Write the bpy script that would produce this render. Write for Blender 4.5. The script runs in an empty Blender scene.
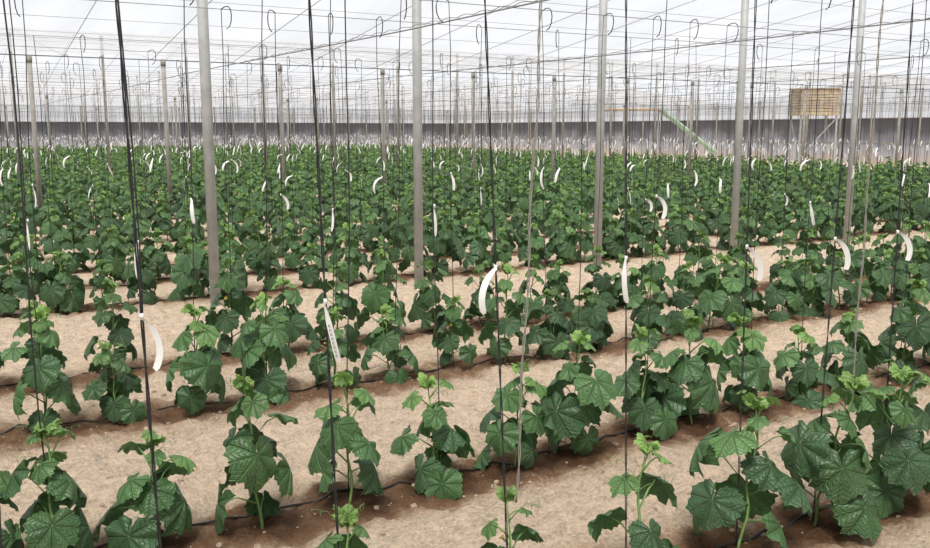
import bpy, math, random
import numpy as np
from mathutils import Vector, Matrix, noise
random.seed(7)
sc=bpy.context.scene
F=893.0; H=1.6; PITCH=math.radians(9.16); YAW=math.radians(31.0)
S,C=math.sin(YAW),math.cos(YAW)
# world: X runs along the crop rows, Y across them
def t_of(x,p,h=H):
    k=(x-465)/F
    D=(p+S*k*h*math.sin(PITCH))/(C-S*k*math.cos(PITCH))
    X=k*(D*math.cos(PITCH)+h*math.sin(PITCH))
    return C*X+S*D
def px_of(t,p,z=0.0):
    X=C*t-S*p; D=S*t+C*p; h=H-z
    c=D*math.cos(PITCH)+h*math.sin(PITCH)
    if c<0.3: return None
    return 465+F*X/c, 274+F*(h*math.cos(PITCH)-D*math.sin(PITCH))/c, c

# ------------------------------------------------------------- materials
def newmat(name):
    m=bpy.data.materials.new(name); m.use_nodes=True
    nt=m.node_tree; return m,nt,nt.nodes['Principled BSDF'],nt.nodes['Material Output']
def simple(name,col,rough=.6,metal=0,nscale=0,namp=.25):
    m,nt,b,o=newmat(name)
    b.inputs['Base Color'].default_value=(*col,1); b.inputs['Roughness'].default_value=rough; b.inputs['Metallic'].default_value=metal
    if nscale:
        n=nt.nodes.new('ShaderNodeTexNoise'); n.inputs['Scale'].default_value=nscale; n.inputs['Detail'].default_value=6
        tc=nt.nodes.new('ShaderNodeTexCoord'); nt.links.new(tc.outputs['Object'],n.inputs['Vector'])
        r=nt.nodes.new('ShaderNodeValToRGB')
        r.color_ramp.elements[0].position=.3; r.color_ramp.elements[1].position=.7
        r.color_ramp.elements[0].color=(*[c*(1-namp) for c in col],1)
        r.color_ramp.elements[1].color=(*[min(1,c*(1+namp)) for c in col],1)
        nt.links.new(n.outputs['Fac'],r.inputs['Fac']); nt.links.new(r.outputs['Color'],b.inputs['Base Color'])
    return m
def N(nt,t,**k):
    n=nt.nodes.new(t)
    for a,v in k.items(): setattr(n,a,v)
    return n
def math_(nt,op,a,b=None,c=None):
    n=N(nt,'ShaderNodeMath',operation=op)
    for i,v in enumerate((a,b,c)):
        if v is None: continue
        if isinstance(v,(int,float)): n.inputs[i].default_value=v
        else: nt.links.new(v,n.inputs[i])
    return n.outputs[0]

def leaf_mat():
    m,nt,b,o=newmat('cucumber_leaf'); L=nt.links.new
    uv=N(nt,'ShaderNodeUVMap',uv_map='UVMap'); sp=N(nt,'ShaderNodeSeparateXYZ'); L(uv.outputs[0],sp.inputs[0])
    x,y=sp.outputs[0],sp.outputs[1]
    ang=math_(nt,'ARCTAN2',y,x)
    r=math_(nt,'SQRT',math_(nt,'ADD',math_(nt,'MULTIPLY',x,x),math_(nt,'MULTIPLY',y,y)))
    d=math_(nt,'MULTIPLY',math_(nt,'PINGPONG',ang,math.radians(21)),r)
    v=math_(nt,'SUBTRACT',1,math_(nt,'MULTIPLY',d,26)); v=math_(nt,'MAXIMUM',v,0)
    w=math_(nt,'PINGPONG',math_(nt,'ADD',r,math_(nt,'MULTIPLY',math_(nt,'PINGPONG',ang,math.radians(21)),-.7)),.085)
    w=math_(nt,'MAXIMUM',math_(nt,'SUBTRACT',.45,math_(nt,'MULTIPLY',w,18)),0)
    vein=math_(nt,'MINIMUM',math_(nt,'ADD',v,w),1)
    at=N(nt,'ShaderNodeAttribute',attribute_name='age')
    oi=N(nt,'ShaderNodeObjectInfo')
    ramp=N(nt,'ShaderNodeValToRGB'); e=ramp.color_ramp.elements
    e[0].color=(.036,.080,.036,1); e[1].color=(.26,.43,.10,1); e.new(.4).color=(.080,.17,.055,1)
    L(at.outputs['Fac'],ramp.inputs['Fac'])
    tc=N(nt,'ShaderNodeTexCoord'); nz=N(nt,'ShaderNodeTexNoise'); nz.inputs['Scale'].default_value=22; nz.inputs['Detail'].default_value=5; L(tc.outputs['Object'],nz.inputs['Vector'])
    mul=math_(nt,'ADD',math_(nt,'MULTIPLY',nz.outputs['Fac'],1.1),math_(nt,'ADD',.3,math_(nt,'MULTIPLY',oi.outputs['Random'],.5)))
    hs=N(nt,'ShaderNodeHueSaturation'); L(ramp.outputs[0],hs.inputs['Color']); L(mul,hs.inputs['Value'])
    mx=N(nt,'ShaderNodeMixRGB'); L(math_(nt,'MULTIPLY',vein,.26),mx.inputs[0]); L(hs.outputs[0],mx.inputs[1]); mx.inputs[2].default_value=(.17,.30,.12,1)
    L(mx.outputs[0],b.inputs['Base Color']); b.inputs['Roughness'].default_value=.42
    b.inputs['Specular IOR Level'].default_value=.55
    bp=N(nt,'ShaderNodeBump'); bp.inputs['Strength'].default_value=.9; bp.inputs['Distance'].default_value=.008
    nz2=N(nt,'ShaderNodeTexNoise'); nz2.inputs['Scale'].default_value=75; L(tc.outputs['Object'],nz2.inputs['Vector'])
    L(math_(nt,'SUBTRACT',math_(nt,'ADD',nz.outputs['Fac'],math_(nt,'MULTIPLY',nz2.outputs['Fac'],.6)),vein),bp.inputs['Height']); L(bp.outputs[0],b.inputs['Normal'])
    tr=N(nt,'ShaderNodeBsdfTranslucent'); L(mx.outputs[0],tr.inputs[0])
    ms=N(nt,'ShaderNodeMixShader'); ms.inputs[0].default_value=.25; L(b.outputs[0],ms.inputs[1]); L(tr.outputs[0],ms.inputs[2]); L(ms.outputs[0],o.inputs[0])
    return m
M_leaf=leaf_mat()
M_stem=simple('green_stem',(.17,.30,.09),.55,0,30)
M_flower=simple('yellow_petal',(.85,.6,.03),.5)
M_string=simple('black_twine',(.018,.018,.02),.7)
M_grey=simple('grey_twine',(.25,.23,.20),.8)
M_wire=simple('galvanised_wire',(.24,.245,.255),.6,.0)
M_tag=simple('white_paper_tag',(.80,.80,.78),.6)
M_ink=simple('printed_ink',(.25,.25,.26),.7)
M_post=simple('galvanised_post',(.37,.38,.375),.6,.1,9,.15)
M_pole=simple('weathered_grey_pole',(.28,.265,.24),.8,0,6,.25)
M_hose=simple('black_hose',(.02,.018,.016),.6)
M_crate=simple('tan_slats',(.50,.40,.28),.8,0,5,.25)
M_green=simple('green_paint',(.32,.44,.34),.6)
M_conc=simple('concrete_footing',(.45,.36,.27),.9,0,20)

ROWS=[2.23,3.42,5.08,6.15]
p=8.65
while p<64: ROWS.append(p); p+=1.17
def soil():
    m,nt,b,o=newmat('sandy_soil'); L=nt.links.new
    tc=N(nt,'ShaderNodeTexCoord'); 
    at=N(nt,'ShaderNodeAttribute',attribute_name='moist')
    n1=N(nt,'ShaderNodeTexNoise'); n1.inputs['Scale'].default_value=2.2; n1.inputs['Detail'].default_value=10; n1.inputs['Roughness'].default_value=.7
    n2=N(nt,'ShaderNodeTexNoise'); n2.inputs['Scale'].default_value=60; n2.inputs['Detail'].default_value=6; n2.inputs['Roughness'].default_value=.85
    n3=N(nt,'ShaderNodeTexVoronoi'); n3.inputs['Scale'].default_value=48
    n4=N(nt,'ShaderNodeTexNoise'); n4.inputs['Scale'].default_value=12; n4.inputs['Detail'].default_value=8; n4.inputs['Roughness'].default_value=.75
    for n in (n1,n2,n3,n4): L(tc.outputs['Object'],n.inputs['Vector'])
    f=math_(nt,'ADD',math_(nt,'SUBTRACT',at.outputs['Fac'],.13),math_(nt,'MULTIPLY',math_(nt,'SUBTRACT',n1.outputs['Fac'],.52),1.6))
    f=math_(nt,'ADD',f,math_(nt,'MULTIPLY',math_(nt,'SUBTRACT',n4.outputs['Fac'],.5),1.2))
    ramp=N(nt,'ShaderNodeValToRGB'); e=ramp.color_ramp.elements
    e[0].position=.0; e[0].color=(.76,.60,.445,1); e[1].position=1; e[1].color=(.13,.07,.038,1); e.new(.3).color=(.64,.485,.345,1); e.new(.6).color=(.29,.175,.105,1)
    L(f,ramp.inputs[0])
    hs=N(nt,'ShaderNodeHueSaturation'); L(ramp.outputs[0],hs.inputs['Color'])
    val=math_(nt,'MAXIMUM',math_(nt,'ADD',-1.05,math_(nt,'ADD',math_(nt,'MULTIPLY',n2.outputs['Fac'],2.5),math_(nt,'MULTIPLY',n4.outputs['Fac'],1.75))),.35)
    val=math_(nt,'MINIMUM',val,1.3)
    L(val,hs.inputs['Value'])
    L(hs.outputs[0],b.inputs['Base Color']); b.inputs['Roughness'].default_value=.95; b.inputs['Specular IOR Level'].default_value=.1
    bp=N(nt,'ShaderNodeBump'); bp.inputs['Strength'].default_value=.9; bp.inputs['Distance'].default_value=.042
    L(math_(nt,'ADD',math_(nt,'ADD',n2.outputs['Fac'],math_(nt,'MULTIPLY',n4.outputs['Fac'],1.5)),math_(nt,'MULTIPLY',n3.outputs['Distance'],.5)),bp.inputs['Height']); L(bp.outputs[0],b.inputs['Normal'])
    return m
M_soil=soil()
def film():
    m,nt,b,o=newmat('greenhouse_film'); L=nt.links.new
    tc=N(nt,'ShaderNodeTexCoord'); n1=N(nt,'ShaderNodeTexNoise'); n1.inputs['Scale'].default_value=.8; n1.inputs['Detail'].default_value=6
    mp=N(nt,'ShaderNodeMapping'); mp.inputs['Scale'].default_value=(1.6,.35,1); L(tc.outputs['Object'],mp.inputs[0]); L(mp.outputs[0],n1.inputs['Vector'])
    r=N(nt,'ShaderNodeValToRGB'); r.color_ramp.elements[0].position=.3; r.color_ramp.elements[1].position=.7
    r.color_ramp.elements[0].color=(.80,.81,.83,1); r.color_ramp.elements[1].color=(.94,.94,.95,1)
    L(n1.outputs['Fac'],r.inputs[0])
    tp=N(nt,'ShaderNodeBsdfTransparent'); tl=N(nt,'ShaderNodeBsdfTranslucent'); L(r.outputs[0],tp.inputs[0]); L(r.outputs[0],tl.inputs[0])
    ms=N(nt,'ShaderNodeMixShader'); ms.inputs[0].default_value=.22; L(tp.outputs[0],ms.inputs[1]); L(tl.outputs[0],ms.inputs[2]); L(ms.outputs[0],o.inputs[0])
    return m
M_film=film()
def net():
    m,nt,b,o=newmat('shade_net_wall'); L=nt.links.new
    tc=N(nt,'ShaderNodeTexCoord'); sp=N(nt,'ShaderNodeSeparateXYZ'); L(tc.outputs['Object'],sp.inputs[0])
    n1=N(nt,'ShaderNodeTexNoise'); n1.inputs['Scale'].default_value=1.2; n1.inputs['Detail'].default_value=8; L(tc.outputs['Object'],n1.inputs['Vector'])
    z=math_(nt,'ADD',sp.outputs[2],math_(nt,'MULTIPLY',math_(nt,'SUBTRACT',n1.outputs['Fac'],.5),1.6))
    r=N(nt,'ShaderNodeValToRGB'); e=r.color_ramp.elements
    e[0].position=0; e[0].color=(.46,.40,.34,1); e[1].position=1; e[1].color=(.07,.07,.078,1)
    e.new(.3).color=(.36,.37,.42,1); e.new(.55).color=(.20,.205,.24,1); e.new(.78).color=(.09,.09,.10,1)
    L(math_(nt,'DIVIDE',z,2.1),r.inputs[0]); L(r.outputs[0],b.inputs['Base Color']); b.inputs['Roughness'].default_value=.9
    return m
M_net=net()

# ------------------------------------------------------------- mesh builder
class MB:
    def __init__(s): s.v=[];s.f=[];s.m=[];s.uv=[];s.age=[]
    def add(s,vs,fs,mi=0,uvs=None,age=0):
        o=len(s.v); s.v+=[tuple(v) for v in vs]; s.f+=[tuple(i+o for i in f) for f in fs]; s.m+=[mi]*len(fs)
        s.uv+= uvs if uvs else [(0,0)]*len(vs); s.age+=[age]*len(vs)
    def tube(s,pts,r,n=5,mi=0,age=0):
        pts=[Vector(q) for q in pts]; rs=r if isinstance(r,(list,tuple)) else [r]*len(pts)
        vs=[];fs=[]
        for i,q in enumerate(pts):
            d=(pts[min(i+1,len(pts)-1)]-pts[max(i-1,0)]).normalized()
            a=d.orthogonal().normalized() if abs(d.z)<.9 else Vector((1,0,0)); b=d.cross(a).normalized(); a=b.cross(d)
            for k in range(n):
                an=2*math.pi*k/n; vs.append(q+(a*math.cos(an)+b*math.sin(an))*rs[i])
        for i in range(len(pts)-1):
            for k in range(n):
                fs.append((i*n+k,i*n+(k+1)%n,(i+1)*n+(k+1)%n,(i+1)*n+k))
        fs.append(tuple(range(n))[::-1]); fs.append(tuple(range((len(pts)-1)*n,len(pts)*n)))
        s.add(vs,fs,mi,None,age)
    def box(s,a,b,mi=0):
        x0,y0,z0=a;x1,y1,z1=b
        s.add([(x0,y0,z0),(x1,y0,z0),(x1,y1,z0),(x0,y1,z0),(x0,y0,z1),(x1,y0,z1),(x1,y1,z1),(x0,y1,z1)],
              [(0,3,2,1),(4,5,6,7),(0,1,5,4),(1,2,6,5),(2,3,7,6),(3,0,4,7)],mi)
    def mesh(s,name,mats,smooth=True,uv=False):
        me=bpy.data.meshes.new(name); me.from_pydata(s.v,[],s.f)
        for m in mats: me.materials.append(m)
        me.polygons.foreach_set('material_index',s.m)
        me.polygons.foreach_set('use_smooth',[smooth]*len(s.f))
        if uv:
            l=me.uv_layers.new(name='UVMap'); li=np.zeros(len(me.loops),dtype=np.int32); me.loops.foreach_get('vertex_index',li)
            l.data.foreach_set('uv',np.array(s.uv,dtype=np.float32)[li].ravel())
            a=me.attributes.new('age','FLOAT','POINT'); a.data.foreach_set('value',s.age)
        me.update(); return me
def link(ob,parent=None):
    sc.collection.objects.link(ob)
    if parent: ob.parent=parent
    return ob
def obj(name,me,parent=None): return link(bpy.data.objects.new(name,me),parent)

# ------------------------------------------------------------- leaf / plant
KEYS=[(0,1.15),(14,1.0),(32,.88),(52,1.02),(68,.91),(84,.85),(104,.94),(122,.87),(145,.80),(162,.66),(173,.42),(180,.10)]
def rad(deg):
    d=abs(deg)
    for (a,ra),(b,rb) in zip(KEYS,KEYS[1:]):
        if d<=b:
            u=(d-a)/(b-a); u=u*u*(3-2*u); return ra+(rb-ra)*u
    return .1
def leaf(mb,o,az,droop,size,age,hi,rng,fold=.35,roll=0):
    Hd=Vector((math.cos(az),math.sin(az),0)); U=Vector((0,0,1))
    A=Hd*math.cos(droop)-U*math.sin(droop); Nn=Hd*math.sin(droop)+U*math.cos(droop); B=Nn.cross(A)
    R=Matrix.Rotation(roll,3,A); Nn=R@Nn; B=R@B
    na,nr=(44,5) if hi else (18,3)
    vs=[o];uv=[(0,0)];fs=[]
    w1,w2=rng.uniform(0,6),rng.uniform(0,6); curl=rng.uniform(.25,.9)
    for j in range(1,nr+1):
        q=j/nr
        for k in range(na):
            th=-180+360*(k+.5)/na; r=rad(th)*q
            if j==nr: r*=(1.035 if k%2 else .95)
            t=math.radians(th); a,b=r*math.cos(t),r*math.sin(t)
            z=-fold*abs(b)**1.5 - curl*.5*max(a,0)**2 -.055*q*math.cos(t*360/42) + .11*q*q*math.sin(3*t+w1)+.08*q*q*math.sin(7*t+w2)
            if a<0: z-=.35*a*a
            vs.append(o+(A*a+B*b+Nn*z)*size); uv.append((a,b))
    for k in range(na-1): fs.append((0,1+k,2+k))
    for j in range(nr-1):
        for k in range(na-1):
            a0=1+j*na+k; fs.append((a0,a0+na,a0+na+1,a0+1))
    mb.add(vs,fs,0,uv,age)
def plant(seed,hi,h=.5,n=10,big=.1,pet=1.0,z0=.12):
    rng=random.Random(seed); mb=MB()
    la=(rng.uniform(-.05,.05),rng.uniform(-.05,.05)); ph=rng.uniform(0,6)
    def st(z): return Vector((la[0]*z/h+.008*math.sin(z*25+ph)-.008*math.sin(ph),la[1]*z/h+.008*math.cos(z*21+ph)-.008*math.cos(ph),z))
    k=12 if hi else 5
    mb.tube([st(-.03+(h+.03)*i/k) for i in range(k+1)],[.0065-.004*i/k for i in range(k+1)],6 if hi else 4,1)
    az=rng.uniform(0,6.28)
    for i in range(n):
        u=i/(n-1); z=h*(z0+(.97-z0)*u**1.05)
        az+=math.radians(144)+rng.uniform(-.45,.45)
        prof=[.95,1.02,1.06,1.0,.92,.80,.66,.52,.38,.26]
        sz=big*prof[min(9,int(u*9.5))]*rng.uniform(.8,1.15)
        pl=(.045+.80*sz)*rng.uniform(.7,1.3)*pet; pp=math.radians(10+40*u+rng.uniform(-12,14))
        b0=st(z); Hd=Vector((math.cos(az),math.sin(az),0))
        b2=b0+Hd*pl*math.cos(pp)+Vector((0,0,pl*math.sin(pp)))
        b1=(b0+b2)/2+Vector((0,0,.14*pl))
        mb.tube([b0,b1,b2],[.0035,.003,.0025],5 if hi else 3,1)
        droop=math.radians(74-46*u+rng.uniform(-20,14))
        low=b2.z-1.15*sz*math.sin(droop)
        if low<-.02: droop=math.asin(max(.15,min(1,(b2.z+.02)/(1.15*sz))))
        age=.03+.27*rng.random()+max(0,u-.45)*1.0
        leaf(mb,b2,az,droop,sz,min(1,age),hi,rng,rng.uniform(.3,.75),rng.uniform(-.45,.45))
    top=st(h)
    for i in range(5):
        a=az+i*1.7; leaf(mb,top+Vector((.008*math.cos(a),.008*math.sin(a),.006*i)),a,math.radians(-48+rng.uniform(-25,20)),big*(.24+.06*i)*.8,.85,hi,rng,.6)
    if hi:
        for j in range(3):
            z=h*rng.uniform(.7,1.0); a=rng.uniform(0,6.28); b0=st(z); pts=[]
            for q in range(14):
                s=q/13; rr=.10*s
                cx=.014*math.sin(s*s*16)*s; pts.append(b0+Vector((math.cos(a)*(rr+cx),math.sin(a)*(rr+cx),.09*s-.05*s*s+.014*math.cos(s*s*16)*s)))
            mb.tube(pts,.0012,3,1)
    if seed%9==3:
        z=h*rng.uniform(.55,.85); a=rng.uniform(0,6.28); c=st(z)+Vector((math.cos(a)*.035,math.sin(a)*.035,.015))
        mb.tube([st(z),c],[.002,.004],4,1)
        Nn=(Vector((math.cos(a),math.sin(a),.5))).normalized(); e1=Nn.orthogonal().normalized(); e2=Nn.cross(e1)
        for q in range(5):
            t0=q*2*math.pi/5; d=e1*math.cos(t0)+e2*math.sin(t0); s_=Nn.cross(d)
            mb.add([c,c+d*.007+s_*.004+Nn*.004,c+d*.013+Nn*.006,c+d*.007-s_*.004+Nn*.004],[(0,1,2,3)],2)
    return mb.mesh('cucumber_plant_mesh',[M_leaf,M_stem,M_flower],True,True)
HI=[plant(i,True,h=.44+.025*(i%5),n=12+(i%3),big=.096+.006*(i%3),pet=1.1) for i in range(14)]
LO=[plant(100+i,False,h=.50+.03*(i%3),n=13,big=.106,pet=1.1) for i in range(10)]
SP=[plant(200+i,True,h=.57,n=14,big=.112,pet=1.2,z0=.13) for i in range(4)]
YG=[plant(300+i,True,h=.42,n=8,big=.08) for i in range(3)]

# ------------------------------------------------------------- ground
ROW1=[(-140,0,1),(20,1,.9),(176,0,.85),(347,1,1.08),(512,3,1.0),(628,3,1.22),(738,2,1.08),(815,2,1.12),(882,2,1.04),(945,2,1.05),(1000,2,1),(1050,2,1),(1100,1,1)]
ROW2=[-60,-20,55,160,262,350,440,515,575,645,692,748,800,850,900,940,980,1020,1060]
PL=[(t_of(x,ROWS[0]),ROWS[0]) for x,_,_ in ROW1]+[(t_of(x,ROWS[1]),ROWS[1]) for x in ROW2]
PLa=np.array(PL)
def gh(t,p):
    d=min(abs(p-r) for r in ROWS)
    z=-.015*math.exp(-(d/.22)**2)
    z+=.03*noise.noise(Vector((t*1.4,p*1.4,0)))+.034*noise.noise(Vector((t*4.5,p*4.5,3)))
    if -4<t<14 and p<9: z+=.030*noise.noise(Vector((t*11,p*11,9)))+.016*noise.noise(Vector((t*27,p*27,2)))
    return z
ts=np.concatenate([np.arange(-60,-3,1.5),np.arange(-3,6.5,.024),np.arange(6.5,14,.12),np.arange(14,40,.6),np.arange(40,160,10)])
ps=np.concatenate([np.arange(-40,0,4),np.arange(0,1.4,.2),np.arange(1.4,6.4,.024),np.arange(6.4,12,.09),np.arange(12,66,.35),np.arange(66,200,12)])
vs=[];mo=[]
for pp in ps:
    d=min(abs(pp-r) for r in ROWS)
    for tt in ts:
        inside=-1<pp<66
        vs.append((tt,pp,gh(tt,pp) if inside else 0))
        if inside and tt<29:
            if pp<4.2:
                dd=float(np.min((PLa[:,0]-tt)**2+((PLa[:,1]-pp)*1.1)**2))**.5 if d<.7 else 9
                mo.append(1.15*math.exp(-(dd/.26)**2)+.30*math.exp(-(d/.22)**2))
            else: mo.append(.95*math.exp(-(d/.28)**2))
        else: mo.append(-.1)
nx=len(ts); ny=len(ps)
idx=np.arange(nx*ny).reshape(ny,nx)
fc=np.stack([idx[:-1,:-1],idx[:-1,1:],idx[1:,1:],idx[1:,:-1]],-1).reshape(-1,4)
me=bpy.data.meshes.new('floor'); me.from_pydata(vs,[],fc.tolist()); me.materials.append(M_soil)
a=me.attributes.new('moist','FLOAT','POINT'); a.data.foreach_set('value',mo)
me.polygons.foreach_set('use_smooth',[True]*len(fc)); me.update(); obj('floor',me)

mb=MB(); rg=random.Random(3)
for i in range(4000):
    pp=rg.uniform(1.5,7); tt=rg.uniform(-3,9)
    r=rg.choice([.004,.005,.006,.008,.012,.016]) ; z=gh(tt,pp)+r*.1
    vv=[];n1=6
    for j,(zz,rr) in enumerate([(-.9,.4),(-.2,1),(.5,.75)]):
        for k in range(n1):
            an=k*math.pi*2/n1+rg.uniform(-.2,.2); q=r*rr*rg.uniform(.75,1.2); vv.append((tt+q*math.cos(an),pp+q*math.sin(an),z+zz*r*.7))
    vv.append((tt,pp,z+r*.6)); ff=[]
    for j in range(2):
        for k in range(n1): ff.append((j*n1+k,j*n1+(k+1)%n1,(j+1)*n1+(k+1)%n1,(j+1)*n1+k))
    for k in range(n1): ff.append((2*n1+k,2*n1+(k+1)%n1,3*n1))
    mb.add(vv,ff)
cm=mb.mesh('soil_clods',[M_soil],False); a=cm.attributes.new('moist','FLOAT','POINT'); a.data.foreach_set('value',[.3]*len(mb.v)); obj('soil_clods',cm)

# ------------------------------------------------------------- planting, strings, tags, hoses
WH=2.4
strs=MB(); tags=MB(); wires=MB(); hoses=MB()
rg=random.Random(12)
CR=Vector((C,-S,0))
def string(t,p,near,off=(0,0),loops=True):
    z0=gh(t,p)+.01
    b=Vector((t,p,z0)); tp=Vector((t+off[0],p+off[1],WH))
    if near==2:
        for s in (0,1):
            pts=[]
            for i in range(61):
                u=i/60; an=u*40+s*math.pi; q=b.lerp(tp,u); pts.append(q+Vector((math.cos(an),math.sin(an),0))*.0025)
            strs.tube(pts,.0022,4)
    elif near==1:
        w=rg.uniform(0,6)
        strs.tube([b.lerp(tp,i/8)+Vector((.008*math.sin(i*1.1+w),0,0))*(1 if 0<i<8 else 0) for i in range(9)],.0028,4)
    else: strs.tube([b,tp],.0030 if p<25 else .0036,3)
    if loops and p<24 and rg.random()<.75:
        yaw=rg.uniform(-.8,.8)+(math.pi if rg.random()<.5 else 0); d=Matrix.Rotation(yaw,3,'Z')@CR
        L=rg.uniform(.03,.09)
        pts=[tp+d*(L*math.sin(q*.38))+Vector((0,0,.045*math.sin(q*.7)-.012*q)) for q in range(8)]
        strs.tube(pts,.0040,3)
def tag(t,p,h,off,side,arc,L,w,yaw=0,tilt=0,n=10,ink=False):
    z0=gh(t,p); u=(h-z0)/(WH-z0); c=Vector((t+off[0]*u,p+off[1]*u,h)); d=Matrix.Rotation(yaw,3,'Z')@CR
    dep=d.cross(Vector((0,0,1)))
    P=[(0,0)]; a=math.pi/2-arc*.62-tilt
    for i in range(n):
        x,z=P[-1]; P.append((x+L/n*math.cos(a)*side,z-L/n*math.sin(a))); a+=arc/n*1.05
    vs=[]
    for i in range(n+1):
        x0,z0_=P[max(0,i-1)];x1,z1=P[min(n,i+1)]
        tx,tz=x1-x0,z1-z0_; l=math.hypot(tx,tz); nx_,nz_=-tz/l,tx/l
        ww=w*(.35+.65*min(1,(i/n)*3))*.5*(1 if i<n else .6)
        for sg in (-1,1):
            vs.append(c+d*(P[i][0]+sg*nx_*ww)+Vector((0,0,P[i][1]+sg*nz_*ww))+dep*(.010+sg*.005+ .008*math.sin(i/n*3)))
    tags.add(vs,[(2*i,2*i+1,2*i+3,2*i+2) for i in range(n)])
    if ink: # small printed characters down the strip
        for i in range(5,n-1):
            A,B,C_,D_=vs[2*i],vs[2*i+1],vs[2*i+2],vs[2*i+3]
            nn=(B-A).cross(C_-A).normalized()
            for u0,u1,v0,v1 in ((.3,.7,.15,.3),(.3,.42,.3,.7),(.3,.7,.6,.72)):
                for sg in (1,-1):
                    f=lambda u,v:(A.lerp(B,u)).lerp(C_.lerp(D_,u),v)+nn*.0008*sg
                    tags.add([f(u0,v0),f(u1,v0),f(u1,v1),f(u0,v1)],[(0,1,2,3)],1)
    tags.tube([c+Vector((0,0,-.008)),c+Vector((0,0,.008))],.005,6)

def place(me,t,p,scale,parent=None,name='cucumber_plant'):
    ob=bpy.data.objects.new(name,me); ob.location=(t,p,gh(t,p)); ob.rotation_euler=(rg.uniform(-.09,.09),rg.uniform(-.09,.09),rg.uniform(0,6.28)); ob.scale=(scale,scale,scale*rg.uniform(.88,1.1))
    link(ob,parent); return ob
tag1={176:(1.15,1,1.5,.15,0),347:(1.14,1,.15,.17,.22),512:(1.19,-1,1.2,.155,.1),628:(1.18,-1,.3,.15,-.1),738:(1.18,1,1.2,.14,.2),815:(1.18,1,1.1,.14,.25),882:(1.18,1,1.3,.14,.2),945:(1.17,1,1,.14,.1)}
offs1={176:(-.045,0),347:(-.07,0),512:(-.13,0),628:(-.09,0),738:(-.05,0)}
for x,kind,s in ROW1:
    t=t_of(x,ROWS[0])
    me=rg.choice({0:HI,1:HI,2:SP,3:YG}[kind]); place(me,t,ROWS[0],s)
    off=offs1.get(x,(rg.uniform(-.03,.03),rg.uniform(-.03,.03)))
    string(t,ROWS[0]+.01,2,off)
    if x in tag1:
        h,sd,ar,L,ti=tag1[x]; tag(t,ROWS[0]+.01,h,off,sd,ar,L,.022 if x==347 else .018,rg.uniform(-.3,.3),ti,14,x==347)
for i,x in enumerate(ROW2):
    t=t_of(x,ROWS[1]); me=rg.choice(HI); place(me,t,ROWS[1],rg.uniform(.97,1.15))
    off=(rg.uniform(-.05,.05),rg.uniform(-.04,.04))
    if i%3!=1: string(t,ROWS[1]+.01,1,off)
    if i%3==0: tag(t,ROWS[1]+.01,rg.uniform(1.18,1.28),off,rg.choice([-1,1,1]),rg.uniform(0,1.7),.135,.018,rg.uniform(-.6,.6),rg.uniform(-.1,.3),8)
TEND=28.6
for ri,p in enumerate(ROWS[2:],2):
    par=None
    if ri>=4:
        par=bpy.data.objects.new('cucumber_plant_row',None); link(par)
    t=-8+rg.uniform(0,.4); i=0
    while t<TEND:
        q=px_of(t,p,.3)
        if q and -170<q[0]<1100:
            near=p<9
            skip=(p>9 and rg.random()<.03) or (ri==3 and 118<q[0]<205)
            if not skip:
                place(rg.choice(HI if p<11 else LO),t,p+rg.uniform(-.08,.08),rg.uniform(.92,1.22) if near else rg.uniform(.93,1.22),par)
                if i%2==0 or (p<16 and rg.random()<.5):
                    off=(rg.uniform(-.06,.06),rg.uniform(-.05,.05))
                    string(t,p,1 if p<9 else 0,off)
                    if i%2==0 or rg.random()<.3:
                        tag(t,p,rg.uniform(1.06,1.34),off,rg.choice([-1,1]),rg.uniform(0,1.8),rg.uniform(.11,.16),.018 if p<20 else .026,rg.uniform(-.8,.8),rg.uniform(-.2,.4),6 if p<15 else 4)
        t+=rg.uniform(.37,.45); i+=1
for p in ROWS:
    wires.tube([(-11.5,p,WH),(38,p,WH)],.0032,4)
    if p<12:
        pts=[];t=-6.0
        while t<14: pts.append((t,p+.09+.02*math.sin(t*1.7),gh(t,p+.09)+.004)); t+=.08
        hoses.tube(pts,.006,6)
x=-8.6
while x<38:
    wires.tube([(x,0+k*6.6,WH+.02-.03*(k%2)) for k in range(-0,11)],.006,5); x+=3.0
for cx in (3.4,6.4):
    wires.tube([(cx+.007*math.cos(i*1.3),1+i*.05,WH+.012+.007*math.sin(i*1.3)) for i in range(200)],.003,3)
obj('trellis_strings',strs.mesh('trellis_strings',[M_string]))
obj('paper_tags',tags.mesh('paper_tags',[M_tag,M_ink]))
obj('drip_hoses',hoses.mesh('drip_hoses',[M_hose]))
mb=MB()
for (xb,xt) in ((516,545),(850,858)):
    pb=ROWS[0]+.85; tb=t_of(xb,pb)
    tt=tb+(xt-xb)/F*4.2*.9
    b=Vector((tb,pb,gh(tb,pb))); tp=Vector((tt,pb,WH+.1))
    for s in (0,1):
        mb.tube([b.lerp(tp,i/70)+Vector((math.cos(i*.9+s*3.14),math.sin(i*.9+s*3.14),0))*.004+Vector((.006*math.sin(i*.3),0,0)) for i in range(71)],.0033,4)
obj('guide_ropes',mb.mesh('guide_ropes',[M_grey]))

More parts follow.
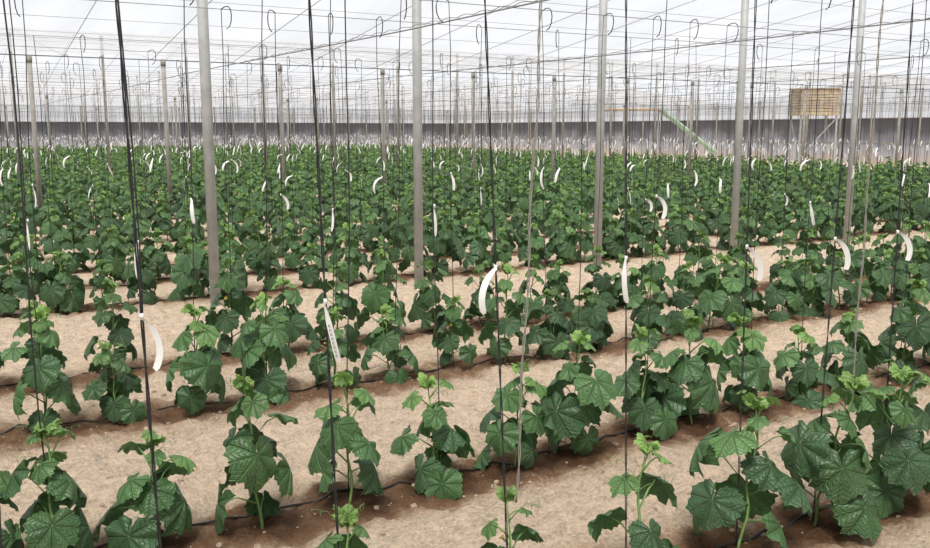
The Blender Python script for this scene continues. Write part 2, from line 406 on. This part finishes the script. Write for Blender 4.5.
# ------------------------------------------------------------- structure
RID=[(-6,3.6),(-1,2.95),(7.93,4.2),(17.2,2.92),(26.2,4.2),(35.2,2.92),(44.2,4.2),(53.2,2.92),(60.5,4.2),(67,3.3)]
def rz(y):
    for (a,za),(b,zb) in zip(RID,RID[1:]):
        if a<=y<=b: return za+(zb-za)*(y-a)/(b-a)
    return 3
X0,X1,Y0,Y1=-12.0,38.6,-6.0,67.0
mb=MB()
ys=sorted(set([a for a,_ in RID]+list(np.arange(Y0,Y1,.75)))); xs=np.arange(X0,X1+.01,1.1)
vv=[(x,y,rz(y)+(.03*math.sin(x*2*math.pi/2.2)+.02*noise.noise(Vector((x,y,0))))) for y in ys for x in xs]; n=len(xs)
mb.add(vv,[(j*n+i,j*n+i+1,(j+1)*n+i+1,(j+1)*n+i) for j in range(len(ys)-1) for i in range(n-1)])
obj('ceiling',mb.mesh('ceiling',[M_film]))
for (a,za),(b,zb) in zip(RID,RID[1:]):
    k=7 if a<10 else 4
    for i in range(k+1):
        y=a+(b-a)*i/k; wires.tube([(X0,y,rz(y)-.06),(X1,y,rz(y)-.06)],.008 if i in(0,k) else .004,4)
x=X0+.9
while x<X1:
    wires.tube([(x,y,z-.05) for y,z in RID],.005,4); x+=1.48
obj('support_wires',wires.mesh('support_wires',[M_wire]))
def wall(name,a,b):
    mb=MB(); a=Vector(a);b=Vector(b); L=(b-a).length; n=int(L/1.5); 
    P=[a.lerp(b,i/n) for i in range(n+1)]
    vs=[];
    for q in P:
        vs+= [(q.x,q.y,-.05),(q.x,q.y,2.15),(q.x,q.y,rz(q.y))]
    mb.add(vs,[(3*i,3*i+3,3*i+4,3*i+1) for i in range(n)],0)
    for i in range(n):
        mb.f.append((3*i+1,3*i+4,3*i+5,3*i+2)); mb.m.append(1)
    for q in P[::2]: mb.tube([(q.x,q.y,-.05),(q.x,q.y,rz(q.y))],.05,6,2)
    for z in (1.0,2.15,2.8): mb.tube([(a.x,a.y,z),(b.x,b.y,z)],.025,4,2)
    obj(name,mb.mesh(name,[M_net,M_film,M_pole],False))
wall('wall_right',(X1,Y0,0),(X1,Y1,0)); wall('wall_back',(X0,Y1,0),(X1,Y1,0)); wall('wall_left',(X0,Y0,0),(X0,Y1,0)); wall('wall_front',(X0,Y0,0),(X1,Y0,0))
def postmesh(r,h,mat):
    mb=MB(); mb.tube([(0,0,-.1),(0,0,h)],r,16,0)
    mb.tube([(0,0,h-.12),(0,0,h-.02)],r*1.2,12,0)
    mb.tube([(0,0,-.1),(0,0,.01),(0,0,.03)],[r*2.2,r*2.0,r*1.3],12,1)
    return mb.mesh('support_post',[mat,M_conc])
PA=postmesh(.046,4.12,M_post); PB=postmesh(.040,2.86,M_pole); PC=postmesh(.04,4.12,M_pole)
for yi,(y,z) in enumerate(RID[2:9]):
    hi=(yi%2==0)
    if yi==0: tl=[t_of(x,y) for x in (-95,216,419,597,733,846,940,1020)]
    else:
        t0=-8.98+(0 if hi else -.45); tl=[t0+k*(2.22 if y<30 else 4.44) for k in range(22)]
    for t in tl:
        q=px_of(t,y)
        if t<38 and q and -150<q[0]<1080:
            ob=obj('support_post',(PA if yi==0 else PC) if hi else PB); ob.location=(t,y,gh(t,y))

mb=MB(); cx,cy=30.5,23.8
w,d,z0,z1=.78,.6,2.25,3.2
for i in range(9):
    z=z0+(z1-z0)*i/9; mb.box((-w,-d,z),(w,-d+.03,z+.085)); mb.box((-w,d-.03,z),(w,d,z+.085)); mb.box((-w,-d,z),(-w+.03,d,z+.085)); mb.box((w-.03,-d,z),(w,d,z+.085))
mb.box((-w-.05,-d-.05,z1),(w+.05,d+.05,z1+.05)); mb.box((-w,-d,z0-.06),(w,d,z0))
for sx in (-1,1):
    for sy in (-1,1): mb.tube([(sx*w*.9,sy*d*.9,0),(sx*w*.9,sy*d*.9,z1)],.045,6,1)
    mb.tube([(sx*w*.9,-d*.9,.3),(sx*w*.9,d*.9,2.1)],.025,5,1)
mb.tube([(-w*.9,-d*.9,.5),(w*.9,-d*.9,2.1)],.025,5,1)
o=obj('slatted_tank_crate',mb.mesh('slatted_tank_crate',[M_crate,M_post],False)); o.location=(cx,cy,-.02); o.rotation_euler=(0,0,-YAW)
mb=MB()
A=Vector((28.9,34.8,2.6));B=Vector((31.0,33.0,2.6));E=Vector((33.2,31.4,.5))
for off in (0,.5):
    o_=Vector((.2*off,.6*off,0))
    mb.tube([B+o_,E+o_],.08,6,0); mb.tube([A+o_,B+o_],.07,6,1)
    for Q in (A,B,E): mb.tube([Vector((Q.x,Q.y,-.02))+o_,Q+o_],.04,6,2)
for i in range(9): 
    q=A.lerp(B,i/8); mb.tube([q,q+Vector((.1,.3,0))],.03,4,1)
    q=B.lerp(E,i/8); mb.tube([q,q+Vector((.1,.3,0))],.03,4,0)
obj('loading_platform',mb.mesh('loading_platform',[M_green,M_crate,M_post],False))

# ------------------------------------------------------------- light, world, camera
w=bpy.data.worlds.new('World'); sc.world=w; w.use_nodes=True
bg=w.node_tree.nodes['Background']; bg.inputs[0].default_value=(.94,.965,1,1); bg.inputs[1].default_value=.86
sl=bpy.data.lights.new('sun','SUN'); sl.energy=5.2; sl.angle=math.radians(16); sl.color=(1,.95,.88)
so=bpy.data.objects.new('sun',sl); link(so); so.rotation_euler=(math.radians(24),math.radians(-20),0)
cd=bpy.data.cameras.new('camera'); cd.lens=F/930*36; cd.sensor_width=36; cd.clip_end=500; cd.clip_start=.05
co=bpy.data.objects.new('camera',cd); link(co); co.location=(0,0,H); co.rotation_euler=(math.radians(90)-PITCH,0,-YAW)
sc.camera=co
sc.view_settings.view_transform='Standard'
sc.view_settings.look='None'
